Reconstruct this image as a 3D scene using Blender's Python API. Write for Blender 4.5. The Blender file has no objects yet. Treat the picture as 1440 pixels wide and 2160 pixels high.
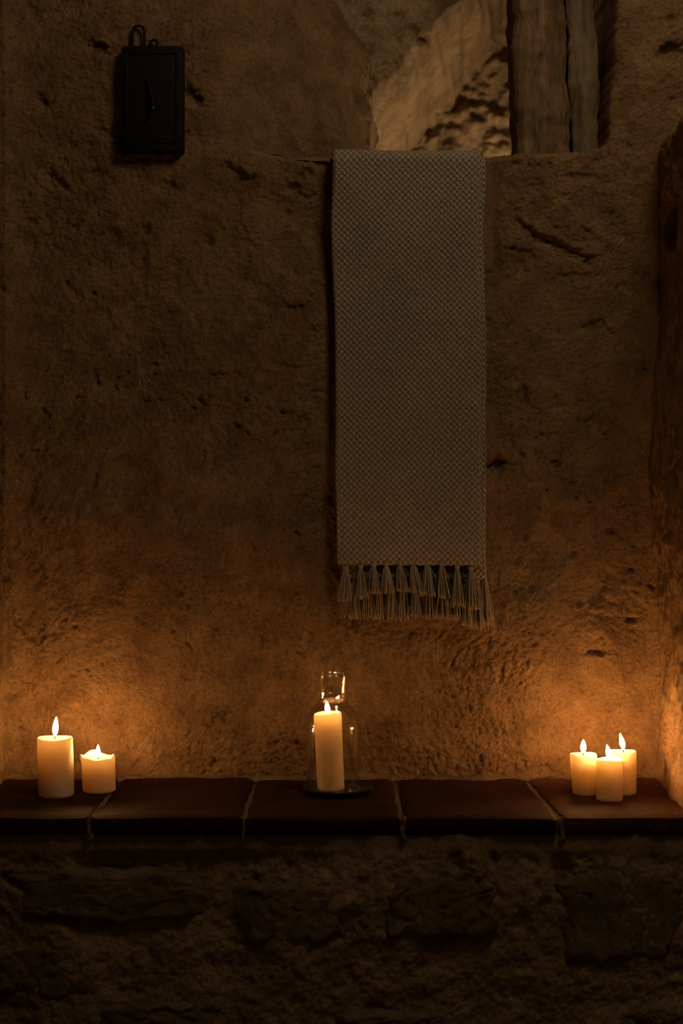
import bpy, bmesh, math, random
import numpy as np
from mathutils import Vector, Matrix

# ------------------------------------------------------------------ scene, camera, light
sc = bpy.context.scene
COL = sc.collection
CAM_Z = 0.973          # metres above the floor
CAM_D = 2.80           # metres from the back wall plane (y = 0)

cam_d = bpy.data.cameras.new('camera')
cam_d.sensor_fit = 'VERTICAL'
cam_d.sensor_height = 36.0
cam_d.sensor_width = 24.0
cam_d.lens = 50.0
cam_d.dof.use_dof = True
cam_d.dof.focus_distance = 2.74
cam_d.dof.aperture_fstop = 2.8
cam = bpy.data.objects.new('camera', cam_d)
cam.location = (0, -CAM_D, CAM_Z)
cam.rotation_euler = (math.radians(90), 0, 0)
COL.objects.link(cam)
sc.camera = cam

world = bpy.data.worlds.new('cave_air')
world.use_nodes = True
world.node_tree.nodes['Background'].inputs[0].default_value = (1.0, 0.66, 0.36, 1)
world.node_tree.nodes['Background'].inputs[1].default_value = 0.019
sc.world = world

def light(name, kind, loc, power, color, radius):
    d = bpy.data.lights.new(name, kind)
    d.energy = power
    d.color = color
    d.shadow_soft_size = radius
    o = bpy.data.objects.new(name, d)
    o.location = loc
    COL.objects.link(o)
    return o
# dim lamp hanging high up in the room, right of the middle
light('room_lamp', 'POINT', (0.68, -1.15, 2.80), 35.0, (1.0, 0.72, 0.43), 0.30)
# lamp standing on the floor of the recess behind the sill
light('recess_lamp', 'POINT', (0.44, 0.66, 1.60), 5.2, (1.0, 0.72, 0.42), 0.04)

sc.view_settings.view_transform = 'Standard'
sc.view_settings.look = 'None'
sc.view_settings.exposure = 0.0
sc.view_settings.gamma = 1.0
sc.view_settings.use_curve_mapping = False

FLAME_STRENGTH = 760.0
sc.cycles.sample_clamp_indirect = 40.0
sc.cycles.diffuse_bounces = 7
sc.cycles.transmission_bounces = 12
sc.cycles.max_bounces = 14
sc.cycles.transparent_max_bounces = 40

# ------------------------------------------------------------------ helpers
RNG = np.random.RandomState(7)

def sx(px, d=CAM_D):            # reference measurements (photo scale) -> metres at a distance d from the camera
    return (px - 720.0) * d / 3000.0
def sz(py, d=CAM_D):
    return CAM_Z - (py - 1080.0) * d / 3000.0

def tag(o, label=None, cat=None, group=None, kind=None):
    if label: o['label'] = label
    if cat: o['category'] = cat
    if group: o['group'] = group
    if kind: o['kind'] = kind
    return o

def link(name, me, mat=None, parent=None):
    o = bpy.data.objects.new(name, me)
    COL.objects.link(o)
    if mat is not None and len(me.materials) == 0:
        me.materials.append(mat)
    if parent is not None:
        o.parent = parent
    return o

def empty(name, loc=(0, 0, 0)):
    o = bpy.data.objects.new(name, None)
    o.empty_display_size = 0.05
    o.location = loc
    COL.objects.link(o)
    return o

def mesh_np(name, V, F, smooth=True, sharp=None, uv=None):
    """V (n,3), F (m,4) quads -> mesh"""
    me = bpy.data.meshes.new(name)
    n, m = len(V), len(F)
    me.vertices.add(n)
    me.vertices.foreach_set('co', np.ascontiguousarray(V, dtype=np.float32).ravel())
    me.loops.add(m * 4)
    me.loops.foreach_set('vertex_index', np.ascontiguousarray(F, dtype=np.int32).ravel())
    me.polygons.add(m)
    me.polygons.foreach_set('loop_start', np.arange(0, m * 4, 4, dtype=np.int32))
    if uv is not None:
        l = me.uv_layers.new(name='UVMap')
        l.data.foreach_set('uv', np.ascontiguousarray(uv[F.ravel()], dtype=np.float32).ravel())
    me.update(calc_edges=True)
    me.polygons.foreach_set('use_smooth', np.full(m, smooth, dtype=bool))
    if sharp:
        me.set_sharp_from_angle(angle=math.radians(sharp))
    me.validate()
    return me

def grid_faces(ny, nx, keep=None, flip=False):
    i = np.arange(ny * nx).reshape(ny, nx)
    a, b, c, d = i[:-1, :-1], i[:-1, 1:], i[1:, 1:], i[1:, :-1]
    F = np.stack([a, d, c, b] if flip else [a, b, c, d], -1)
    if keep is not None:
        F = F[keep]
    return F.reshape(-1, 4)

def grid_mesh(name, X, Y, Z, keep=None, flip=False, smooth=True, sharp=None):
    ny, nx = X.shape
    V = np.stack([X, Y, Z], -1).reshape(-1, 3)
    F = grid_faces(ny, nx, keep, flip)
    used = np.zeros(len(V), bool); used[F.ravel()] = True
    remap = np.cumsum(used) - 1
    return mesh_np(name, V[used], remap[F], smooth, sharp)

def noise2(ny, nx, step, beta, lo, hi, seed):
    """fractal noise of unit deviation; wavelengths between lo and hi metres, spectrum k^-beta"""
    r = np.random.RandomState(seed)
    f = np.fft.rfft2(r.randn(ny, nx))
    ky = np.fft.fftfreq(ny, step)[:, None]
    kx = np.fft.rfftfreq(nx, step)[None, :]
    k = np.sqrt(kx * kx + ky * ky)
    a = np.zeros_like(k)
    ok = (k > 1.0 / hi) & (k < 1.0 / lo)
    a[ok] = k[ok] ** (-beta)
    n = np.fft.irfft2(f * a, s=(ny, nx))
    return n / (n.std() + 1e-12)

def sstep(a, b, x):
    t = np.clip((x - a) / (b - a), 0, 1)
    return t * t * (3 - 2 * t)

def bm_mesh(name, bm, smooth=False, sharp=None):
    me = bpy.data.meshes.new(name)
    bm.normal_update()
    bm.to_mesh(me)
    bm.free()
    if smooth:
        me.polygons.foreach_set('use_smooth', np.ones(len(me.polygons), dtype=bool))
        if sharp:
            me.set_sharp_from_angle(angle=math.radians(sharp))
    return me

def add_box(bm, c, s, bevel=0.0, seg=2, rot=None):
    r = bmesh.ops.create_cube(bm, size=1.0)
    vs = r['verts']
    bmesh.ops.scale(bm, vec=s, verts=vs)
    if bevel:
        es = list({e for v in vs for e in v.link_edges})
        g = bmesh.ops.bevel(bm, geom=es, offset=bevel, segments=seg, affect='EDGES', profile=0.5)
        vs = list({v for f in g['faces'] for v in f.verts} | {v for v in vs if v.is_valid})
    if rot is not None:
        bmesh.ops.rotate(bm, cent=(0, 0, 0), matrix=rot, verts=vs)
    bmesh.ops.translate(bm, vec=c, verts=vs)
    return vs

def add_tube(bm, pts, rad, n=8, closed=False, cap=True):
    pts = [Vector(p) for p in pts]
    N = len(pts)
    rs = rad if hasattr(rad, '__len__') else [rad] * N
    rings = []
    up = None
    for i, p in enumerate(pts):
        if closed:
            t = pts[(i + 1) % N] - pts[i - 1]
        else:
            t = pts[min(i + 1, N - 1)] - pts[max(i - 1, 0)]
        t.normalize()
        if up is None:
            up = Vector((0, 0, 1)) if abs(t.z) < 0.9 else Vector((1, 0, 0))
        a = t.cross(up)
        if a.length < 1e-6:
            a = t.orthogonal()
        a.normalize()
        b = a.cross(t); b.normalize()
        up = b
        rings.append([bm.verts.new(p + (a * math.cos(k * 2 * math.pi / n) + b * math.sin(k * 2 * math.pi / n)) * rs[i]) for k in range(n)])
    M = N if closed else N - 1
    for i in range(M):
        A, B = rings[i], rings[(i + 1) % N]
        for k in range(n):
            bm.faces.new((A[k], A[(k + 1) % n], B[(k + 1) % n], B[k]))
    if cap and not closed:
        bm.faces.new(rings[0][::-1]); bm.faces.new(rings[-1])
    return rings

def add_lathe(bm, prof, n=48, fn=None, close_top=True, close_bottom=True):
    """prof list of (r, z); fn(a, r, z, i) -> (x, y, z)"""
    rings = []
    for i, (r, z) in enumerate(prof):
        if r < 1e-6:
            v = bm.verts.new(fn(0, 0, z, i) if fn else (0, 0, z))
            rings.append([v])
        else:
            rings.append([bm.verts.new(fn(a, r, z, i) if fn else (r * math.cos(a), r * math.sin(a), z))
                          for a in (2 * math.pi * k / n for k in range(n))])
    for A, B in zip(rings[:-1], rings[1:]):
        for k in range(n):
            k2 = (k + 1) % n
            if len(A) == 1 and len(B) == 1: continue
            if len(A) == 1: bm.faces.new((A[0], B[k2], B[k]))
            elif len(B) == 1: bm.faces.new((A[k], A[k2], B[0]))
            else: bm.faces.new((A[k], A[k2], B[k2], B[k]))
    return rings

# ------------------------------------------------------------------ materials
def new_mat(name):
    m = bpy.data.materials.new(name)
    m.use_nodes = True
    nt = m.node_tree
    b = nt.nodes['Principled BSDF']
    return m, nt, b

def nn(nt, t, **kw):
    n = nt.nodes.new(t)
    for k, v in kw.items():
        setattr(n, k, v)
    return n

def noise_node(nt, co, scale, detail=4, rough=0.55, dist=0.0):
    n = nn(nt, 'ShaderNodeTexNoise')
    n.inputs['Scale'].default_value = scale
    n.inputs['Detail'].default_value = detail
    n.inputs['Roughness'].default_value = rough
    n.inputs['Distortion'].default_value = dist
    nt.links.new(co, n.inputs['Vector'])
    return n.outputs['Fac']

def ramp(nt, fac, stops):
    r = nn(nt, 'ShaderNodeValToRGB')
    e = r.color_ramp.elements
    e[0].position, e[0].color = stops[0][0], (*stops[0][1], 1)
    e[1].position, e[1].color = stops[-1][0], (*stops[-1][1], 1)
    for p, c in stops[1:-1]:
        x = e.new(p); x.color = (*c, 1)
    nt.links.new(fac, r.inputs['Fac'])
    return r.outputs['Color']

def mixc(nt, fac, a, b, mode='MIX'):
    m = nn(nt, 'ShaderNodeMix', data_type='RGBA', blend_type=mode)
    for s, v in ((m.inputs[0], fac), (m.inputs[6], a), (m.inputs[7], b)):
        if hasattr(v, 'is_linked'): nt.links.new(v, s)
        elif isinstance(v, (int, float)): s.default_value = v
        else: s.default_value = (*v, 1)
    return m.outputs[2]

def math_n(nt, op, a, b=None, c=None):
    m = nn(nt, 'ShaderNodeMath', operation=op)
    for s, v in zip(m.inputs, (a, b, c)):
        if v is None: continue
        if hasattr(v, 'is_linked'): nt.links.new(v, s)
        else: s.default_value = v
    return m.outputs[0]

def bump(nt, b, heights, base=None):
    """heights: list of (socket, distance)"""
    prev = base
    for h, dist in heights:
        n = nn(nt, 'ShaderNodeBump')
        n.inputs['Strength'].default_value = 1.0
        n.inputs['Distance'].default_value = dist
        nt.links.new(h, n.inputs['Height'])
        if prev is not None:
            nt.links.new(prev, n.inputs['Normal'])
        prev = n.outputs['Normal']
    nt.links.new(prev, b.inputs['Normal'])

def obj_co(nt, scale=None):
    tc = nn(nt, 'ShaderNodeTexCoord')
    if scale is None:
        return tc.outputs['Object']
    mp = nn(nt, 'ShaderNodeMapping')
    mp.inputs['Scale'].default_value = scale
    nt.links.new(tc.outputs['Object'], mp.inputs['Vector'])
    return mp.outputs['Vector']

def rock_mat(name, light_c, mid_c, dark_c, pit=0.55, grain=0.0028, seed=0.0):
    m, nt, b = new_mat(name)
    co = obj_co(nt)
    big = noise_node(nt, co, 3.1 + seed, 5, 0.6, 0.4)
    med = noise_node(nt, co, 17 + seed, 6, 0.65, 0.3)
    fine = noise_node(nt, co, 125, 6, 0.74, 0.5)
    grit = noise_node(nt, co, 420, 3, 0.7)
    c1 = ramp(nt, big, [(0.30, mid_c), (0.62, light_c)])
    c2 = mixc(nt, ramp(nt, med, [(0.36, (0.75,) * 3), (0.60, (0.0,) * 3)]), c1, dark_c)
    speck = ramp(nt, fine, [(0.30, (pit * 0.8,) * 3), (0.46, (1,) * 3), (0.70, (1.25,) * 3)])
    c3 = mixc(nt, 1.0, c2, speck, 'MULTIPLY')
    nt.links.new(c3, b.inputs['Base Color'])
    b.inputs['Roughness'].default_value = 0.92
    b.inputs['Specular IOR Level'].default_value = 0.15
    bump(nt, b, [(med, 0.010), (fine, grain * 4.2), (grit, grain * 1.5)])
    return m

M = {}
M['rock'] = rock_mat('tufa_plaster', (0.41, 0.258, 0.132), (0.32, 0.19, 0.094), (0.20, 0.113, 0.057))
M['rock_niche'] = rock_mat('tufa_raw', (0.62, 0.45, 0.27), (0.50, 0.35, 0.20), (0.30, 0.20, 0.11), grain=0.004, seed=0.7)
M['rock_bench'] = rock_mat('bench_plaster', (0.52, 0.36, 0.205), (0.42, 0.28, 0.155), (0.27, 0.18, 0.10), grain=0.004, seed=1.3)
M['stone'] = rock_mat('dark_stone', (0.34, 0.24, 0.145), (0.25, 0.175, 0.105), (0.14, 0.10, 0.062), grain=0.004, seed=2.1)
M['mortar'] = rock_mat('mortar', (0.34, 0.235, 0.135), (0.27, 0.18, 0.10), (0.18, 0.115, 0.065), grain=0.002, seed=0.4)

def terracotta(name, k):
    m, nt, b = new_mat(name)
    sc_ = lambda c: tuple(v * k for v in c)
    co = obj_co(nt)
    big = noise_node(nt, co, 6, 5, 0.6, 0.5)
    fine = noise_node(nt, co, 90, 5, 0.6)
    smear = noise_node(nt, obj_co(nt, (4, 16, 16)), 2.2, 5, 0.6, 1.2)
    c = ramp(nt, big, [(0.3, sc_((0.032, 0.0125, 0.0075))), (0.7, sc_((0.070, 0.026, 0.0135)))])
    c = mixc(nt, ramp(nt, smear, [(0.58, (0,) * 3), (0.72, (0.40,) * 3)]), c, sc_((0.11, 0.048, 0.025)))
    c = mixc(nt, 1.0, c, ramp(nt, fine, [(0.3, (0.6,) * 3), (0.6, (1.1,) * 3)]), 'MULTIPLY')
    nt.links.new(c, b.inputs['Base Color'])
    b.inputs['Roughness'].default_value = 0.8
    b.inputs['Specular IOR Level'].default_value = 0.04
    bump(nt, b, [(big, 0.004), (fine, 0.0012)])
    return m
M['tile'] = terracotta('terracotta_dark', 0.58)
M['tile_candlelit'] = terracotta('terracotta_candlelit', 1.05)  # brighter copy of the tile colour, with the candle glow put into it

def timber(name, a, bcol):
    m, nt, b = new_mat(name)
    co = obj_co(nt, (1, 1, 0.07))
    g = noise_node(nt, co, 70, 6, 0.65, 0.8)
    g2 = noise_node(nt, obj_co(nt, (1, 1, 0.25)), 22, 5, 0.6, 1.0)
    c = ramp(nt, g, [(0.32, bcol), (0.66, a)])
    c = mixc(nt, 1.0, c, ramp(nt, g2, [(0.35, (0.55,) * 3), (0.6, (1.05,) * 3)]), 'MULTIPLY')
    nt.links.new(c, b.inputs['Base Color'])
    b.inputs['Roughness'].default_value = 0.85
    b.inputs['Specular IOR Level'].default_value = 0.2
    bump(nt, b, [(g2, 0.008), (g, 0.005)])
    return m
M['timber'] = timber('old_timber', (0.25, 0.165, 0.09), (0.12, 0.075, 0.04))
M['timber2'] = timber('old_timber_grey', (0.20, 0.15, 0.092), (0.11, 0.08, 0.048))

def iron():
    m, nt, b = new_mat('black_iron')
    co = obj_co(nt)
    n = noise_node(nt, co, 60, 5, 0.6)
    nt.links.new(ramp(nt, n, [(0.3, (0.005, 0.0045, 0.004)), (0.7, (0.012, 0.010, 0.008))]), b.inputs['Base Color'])
    b.inputs['Metallic'].default_value = 0.1
    b.inputs['Roughness'].default_value = 0.65
    b.inputs['Specular IOR Level'].default_value = 0.12
    bump(nt, b, [(n, 0.001)])
    return m
M['iron'] = iron()

def steel():
    m, nt, b = new_mat('worn_steel')
    co = obj_co(nt)
    n = noise_node(nt, co, 200, 3, 0.6)
    nt.links.new(ramp(nt, n, [(0.3, (0.05, 0.045, 0.04)), (0.7, (0.22, 0.20, 0.17))]), b.inputs['Base Color'])
    b.inputs['Metallic'].default_value = 0.9
    b.inputs['Roughness'].default_value = 0.4
    return m
M['steel'] = steel()

def wax(name, col, rough=0.45):
    """dense translucent wax: half the light is scattered back, half goes through and colours on the way"""
    m = bpy.data.materials.new(name)
    m.use_nodes = True
    nt = m.node_tree
    nt.nodes.clear()
    o = nt.nodes.new('ShaderNodeOutputMaterial')
    n = noise_node(nt, obj_co(nt), 40, 3, 0.5)
    c = ramp(nt, n, [(0.3, tuple(0.97 * v for v in col)), (0.7, col)])
    bp = nt.nodes.new('ShaderNodeBump')
    bp.inputs['Distance'].default_value = 0.0012
    nt.links.new(n, bp.inputs['Height'])
    d = nt.nodes.new('ShaderNodeBsdfDiffuse')
    t = nt.nodes.new('ShaderNodeBsdfTranslucent')
    g = nt.nodes.new('ShaderNodeBsdfGlossy')
    g.inputs['Roughness'].default_value = rough
    nt.links.new(c, d.inputs['Color'])
    t.inputs['Color'].default_value = (col[0] * 1.05, col[1] * 1.01, col[2] * 0.93, 1)
    for x in (d, g): nt.links.new(bp.outputs[0], x.inputs['Normal'])
    m1 = nt.nodes.new('ShaderNodeMixShader'); m1.inputs[0].default_value = 0.64
    nt.links.new(d.outputs[0], m1.inputs[1]); nt.links.new(t.outputs[0], m1.inputs[2])
    lw = nt.nodes.new('ShaderNodeLayerWeight')
    f = math_n(nt, 'MULTIPLY_ADD', math_n(nt, 'POWER', lw.outputs['Facing'], 5.0), 0.35, 0.03)
    m2 = nt.nodes.new('ShaderNodeMixShader')
    nt.links.new(f, m2.inputs[0]); nt.links.new(m1.outputs[0], m2.inputs[1]); nt.links.new(g.outputs[0], m2.inputs[2])
    nt.links.new(m2.outputs[0], o.inputs[0])
    return m
def wax_baffle():  # for the added discs that damp the glow inside a candle
    m = wax('wax_glow_baffle', (0.93, 0.84, 0.62))
    nt = m.node_tree
    o = [n for n in nt.nodes if n.type == 'OUTPUT_MATERIAL'][0]
    src = o.inputs[0].links[0].from_socket
    tr = nt.nodes.new('ShaderNodeBsdfTransparent')
    mx = nt.nodes.new('ShaderNodeMixShader'); mx.inputs[0].default_value = 0.62
    nt.links.new(tr.outputs[0], mx.inputs[1]); nt.links.new(src, mx.inputs[2]); nt.links.new(mx.outputs[0], o.inputs[0])
    return m
M['wax'] = wax('candle_wax', (0.94, 0.88, 0.72))
M['wax_baffle'] = wax_baffle()
M['wax_pool'] = wax('molten_wax', (0.95, 0.90, 0.76), 0.08)

def emis(name, col, s):
    m = bpy.data.materials.new(name)
    m.use_nodes = True
    nt = m.node_tree
    nt.nodes.clear()
    o = nt.nodes.new('ShaderNodeOutputMaterial')
    e = nt.nodes.new('ShaderNodeEmission')
    e.inputs[0].default_value = (*col, 1)
    e.inputs[1].default_value = s
    nt.links.new(e.outputs[0], o.inputs[0])
    return m
def flame_mat(name, strength):                                # the foot of a flame, around the wick, burns dimmer
    m = emis(name, (1.0, 0.46, 0.135), strength)
    nt = m.node_tree
    tc = nn(nt, 'ShaderNodeTexCoord')
    sp = nn(nt, 'ShaderNodeSeparateXYZ')
    nt.links.new(tc.outputs['Generated'], sp.inputs[0])
    k = ramp(nt, sp.outputs[2], [(0.0, (0.01,) * 3), (0.16, (0.05,) * 3), (0.42, (1,) * 3)])
    e = [n for n in nt.nodes if n.type == 'EMISSION'][0]
    nt.links.new(math_n(nt, 'MULTIPLY', k, strength), e.inputs[1])
    return m
M['flame'] = flame_mat('candle_flame', FLAME_STRENGTH)
M['flame_low'] = flame_mat('candle_flame_low', FLAME_STRENGTH * 0.42)   # weaker output, so the wall behind the glass glows less

def wick():
    m, nt, b = new_mat('charred_wick')
    n = noise_node(nt, obj_co(nt), 900, 2)
    nt.links.new(ramp(nt, n, [(0.3, (0.01, 0.008, 0.007)), (0.7, (0.04, 0.03, 0.02))]), b.inputs['Base Color'])
    b.inputs['Roughness'].default_value = 0.9
    return m
M['wick'] = wick()

def glass(name='clear_glass', base=0.07):
    m = bpy.data.materials.new(name)
    m.use_nodes = True
    nt = m.node_tree
    nt.nodes.clear()
    o = nt.nodes.new('ShaderNodeOutputMaterial')
    t = nt.nodes.new('ShaderNodeBsdfTransparent')
    t.inputs[0].default_value = (0.985, 0.985, 0.98, 1)
    g = nt.nodes.new('ShaderNodeBsdfGlossy')
    g.inputs['Color'].default_value = (1, 1, 1, 1)
    g.inputs['Roughness'].default_value = 0.03
    lw = nt.nodes.new('ShaderNodeLayerWeight')
    lw.inputs['Blend'].default_value = 0.5
    fr = math_n(nt, 'MULTIPLY_ADD', math_n(nt, 'POWER', lw.outputs['Facing'], 2.6), 0.85, base)
    n = noise_node(nt, obj_co(nt), 45, 2)
    bp = nt.nodes.new('ShaderNodeBump')
    bp.inputs['Distance'].default_value = 0.0008
    nt.links.new(n, bp.inputs['Height'])
    nt.links.new(bp.outputs[0], g.inputs['Normal'])
    mx = nt.nodes.new('ShaderNodeMixShader')
    nt.links.new(fr, mx.inputs[0])
    nt.links.new(t.outputs[0], mx.inputs[1])
    nt.links.new(g.outputs[0], mx.inputs[2])
    nt.links.new(mx.outputs[0], o.inputs[0])
    return m
M['glass'] = glass()
M['glass_rim'] = glass('thick_glass_rim', 0.30)

def dish():
    m, nt, b = new_mat('black_glazed_dish')
    n = noise_node(nt, obj_co(nt), 130, 3)
    nt.links.new(ramp(nt, n, [(0.4, (0.010, 0.011, 0.011)), (0.7, (0.022, 0.024, 0.024))]), b.inputs['Base Color'])
    b.inputs['Roughness'].default_value = 0.16
    b.inputs['Specular IOR Level'].default_value = 0.5
    bump(nt, b, [(n, 0.0015)])
    return m
M['dish'] = dish()

def cloth(name, dark, lite, weave=True):
    m, nt, b = new_mat(name)
    co = obj_co(nt)
    fib = noise_node(nt, co, 900, 3, 0.7)
    tone = noise_node(nt, co, 6, 3, 0.5)
    if weave:
        uv = nn(nt, 'ShaderNodeUVMap').outputs[0]
        wob = nn(nt, 'ShaderNodeTexNoise'); wob.inputs['Scale'].default_value = 190; wob.inputs['Detail'].default_value = 3
        nt.links.new(uv, wob.inputs['Vector'])
        sub = nn(nt, 'ShaderNodeVectorMath', operation='SUBTRACT'); nt.links.new(wob.outputs['Color'], sub.inputs[0]); sub.inputs[1].default_value = (0.5, 0.5, 0.5)
        scl = nn(nt, 'ShaderNodeVectorMath', operation='SCALE'); nt.links.new(sub.outputs[0], scl.inputs[0]); scl.inputs['Scale'].default_value = 0.0062
        add = nn(nt, 'ShaderNodeVectorMath', operation='ADD'); nt.links.new(uv, add.inputs[0]); nt.links.new(scl.outputs[0], add.inputs[1])
        sep = nn(nt, 'ShaderNodeSeparateXYZ'); nt.links.new(add.outputs[0], sep.inputs[0])
        u = math_n(nt, 'MULTIPLY', sep.outputs[0], 2 * math.pi / 0.0118)
        v = math_n(nt, 'MULTIPLY', sep.outputs[1], 2 * math.pi / 0.0122)
        p = math_n(nt, 'COSINE', u)
        q = math_n(nt, 'COSINE', v)
        dia = math_n(nt, 'MULTIPLY', p, q)                       # lozenge lattice
        tw = math_n(nt, 'SINE', math_n(nt, 'MULTIPLY_ADD', v, 1.0, math_n(nt, 'MULTIPLY', u, -3.0)))
        h = math_n(nt, 'MULTIPLY_ADD', tw, 0.35, dia)
        h01 = math_n(nt, 'MULTIPLY_ADD', h, 0.37, 0.5)
        c = ramp(nt, h01, [(0.22, dark), (0.74, lite)])
        heights = [(h01, 0.0030), (fib, 0.0006)]
    else:
        c = ramp(nt, fib, [(0.3, dark), (0.6, lite)])
        heights = [(fib, 0.0006)]
    c = mixc(nt, 1.0, c, ramp(nt, tone, [(0.3, (0.88,) * 3), (0.7, (1.06,) * 3)]), 'MULTIPLY')
    c = mixc(nt, 1.0, c, ramp(nt, fib, [(0.3, (0.8,) * 3), (0.65, (1.1,) * 3)]), 'MULTIPLY')
    nt.links.new(c, b.inputs['Base Color'])
    b.inputs['Roughness'].default_value = 0.95
    b.inputs['Specular IOR Level'].default_value = 0.1
    b.inputs['Sheen Weight'].default_value = 0.15
    bump(nt, b, heights)
    return m
M['cloth'] = cloth('woven_wool', (0.15, 0.118, 0.086), (0.40, 0.345, 0.28))
M['yarn'] = cloth('wool_yarn', (0.17, 0.132, 0.092), (0.33, 0.265, 0.195), weave=False)

# ------------------------------------------------------------------ relief features
def pits(X, Z, items, conv):
    H = np.zeros_like(X)
    for (px, py, rx, ry, dep, ang) in items:
        cx, cz = conv(px, py)
        a = math.radians(ang)
        rx, rz = rx * CAM_D / 3000, ry * CAM_D / 3000
        dx, dz = X - cx, Z - cz
        u = (dx * math.cos(a) + dz * math.sin(a)) / rx
        v = (-dx * math.sin(a) + dz * math.cos(a)) / rz
        r2 = u * u + v * v
        H -= 0.75 * dep * np.exp(-r2 * r2 * 0.7)
    return H

def scarp(X, Z, pts, up, down, w_up, w_dn, conv):
    """a ragged step: the side to the left of the direction of travel stands proud"""
    P = [conv(*p) for p in pts]
    L = [math.dist(a, b) for a, b in zip(P[:-1], P[1:])]
    tot = sum(L); acc = 0
    best = np.full(X.shape, 1e9); side = np.zeros(X.shape); par = np.zeros(X.shape)
    for (a, b), l in zip(zip(P[:-1], P[1:]), L):
        ex, ez = (b[0] - a[0]) / l, (b[1] - a[1]) / l
        dx, dz = X - a[0], Z - a[1]
        t = np.clip(dx * ex + dz * ez, 0, l)
        qx, qz = dx - t * ex, dz - t * ez
        d = np.sqrt(qx * qx + qz * qz)
        s = ex * dz - ez * dx
        m = d < best
        best = np.where(m, d, best); side = np.where(m, s, side); par = np.where(m, (acc + t) / tot, par)
        acc += l
    amp = np.clip(np.sin(np.pi * np.clip(par, 0.0, 1.0)), 0, 1) ** 0.6
    w = 0.5 * (1 + np.tanh(np.sign(side) * best / 0.0028))
    return amp * (w * up * np.exp(-best / w_up) - (1 - w) * down * np.exp(-best / w_dn))

# ------------------------------------------------------------------ back wall with the opening
STEP = 0.003
xs = np.arange(-0.76, 1.16, STEP)
zs_ = np.arange(0.43, 2.72, STEP)
X, Z = np.meshgrid(xs, zs_)
ny, nx = X.shape
big = noise2(ny, nx, STEP, 1.9, 0.10, 0.9, 11)
med = noise2(ny, nx, STEP, 1.5, 0.025, 0.16, 12)
fin = noise2(ny, nx, STEP, 0.9, 0.0065, 0.03, 13)
pat = noise2(ny, nx, STEP, 1.6, 0.08, 0.5, 14)
rough = sstep(-0.4, 1.3, pat)
H = 0.0055 * big + 0.0016 * med * (0.7 + 0.5 * rough) * (0.65 + 0.35 * sstep(0.8, 1.2, Z)) + 0.00080 * fin * (0.8 + 0.4 * rough)
chip = noise2(ny, nx, STEP, 1.2, 0.018, 0.10, 15)
H -= 0.0038 * sstep(1.55, 2.3, chip) * (0.3 + rough)
# coarser gritty render low down above the ledge
H += 0.0004 * fin * sstep(1.05, 0.70, Z)
wc = lambda px, py: (sx(px), sz(py))
XT, ZT_ = X, Z
X = X + 0.0022 * noise2(ny, nx, STEP, 1.0, 0.009, 0.09, 16)
Z = Z + 0.0022 * noise2(ny, nx, STEP, 1.0, 0.009, 0.09, 17)
H += scarp(X, Z, [(1075, 440), (1090, 462), (1125, 492), (1165, 506), (1195, 520), (1230, 537), (1275, 542)][::1], 0.011, 0.006, 0.035, 0.010, wc)
H += scarp(X, Z, [(1060, 517), (1095, 527), (1118, 530), (1126, 550)], 0.005, 0.004, 0.015, 0.007, wc)
H += scarp(X, Z, [(1170, 578), (1238, 574), (1248, 590)], 0.005, 0.004, 0.014, 0.007, wc)
H += scarp(X, Z, [(1215, 690), (1272, 672), (1290, 695), (1315, 702)], 0.005, 0.005, 0.02, 0.009, wc)
H += scarp(X, Z, [(470, 340), (520, 368), (560, 372)], 0.008, 0.006, 0.03, 0.010, wc)
H += scarp(X, Z, [(605, 400), (635, 402), (660, 425)], 0.006, 0.004, 0.02, 0.008, wc)
H += scarp(X, Z, [(110, 725), (130, 742), (200, 742)], 0.004, 0.004, 0.012, 0.007, wc)
H += scarp(X, Z, [(425, 782), (470, 788), (515, 786)], 0.004, 0.004, 0.012, 0.007, wc)
H += scarp(X, Z, [(580, 762), (610, 772), (640, 772)], 0.004, 0.003, 0.012, 0.007, wc)
H += scarp(X, Z, [(535, 1255), (550, 1250), (568, 1262), (545, 1290)], 0.003, 0.003, 0.012, 0.006, wc)
H += scarp(X, Z, [(1240, 1350), (1265, 1335), (1285, 1362), (1310, 1365)], 0.009, 0.008, 0.022, 0.012, wc)
H += scarp(X, Z, [(1195, 1300), (1225, 1285), (1260, 1290), (1330, 1300)], 0.006, 0.005, 0.018, 0.012, wc)
H += scarp(X, Z, [(520, 330), (505, 420), (515, 480), (545, 590), (600, 635), (625, 660)], 0.0022, 0.0008, 0.05, 0.03, wc)
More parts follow.
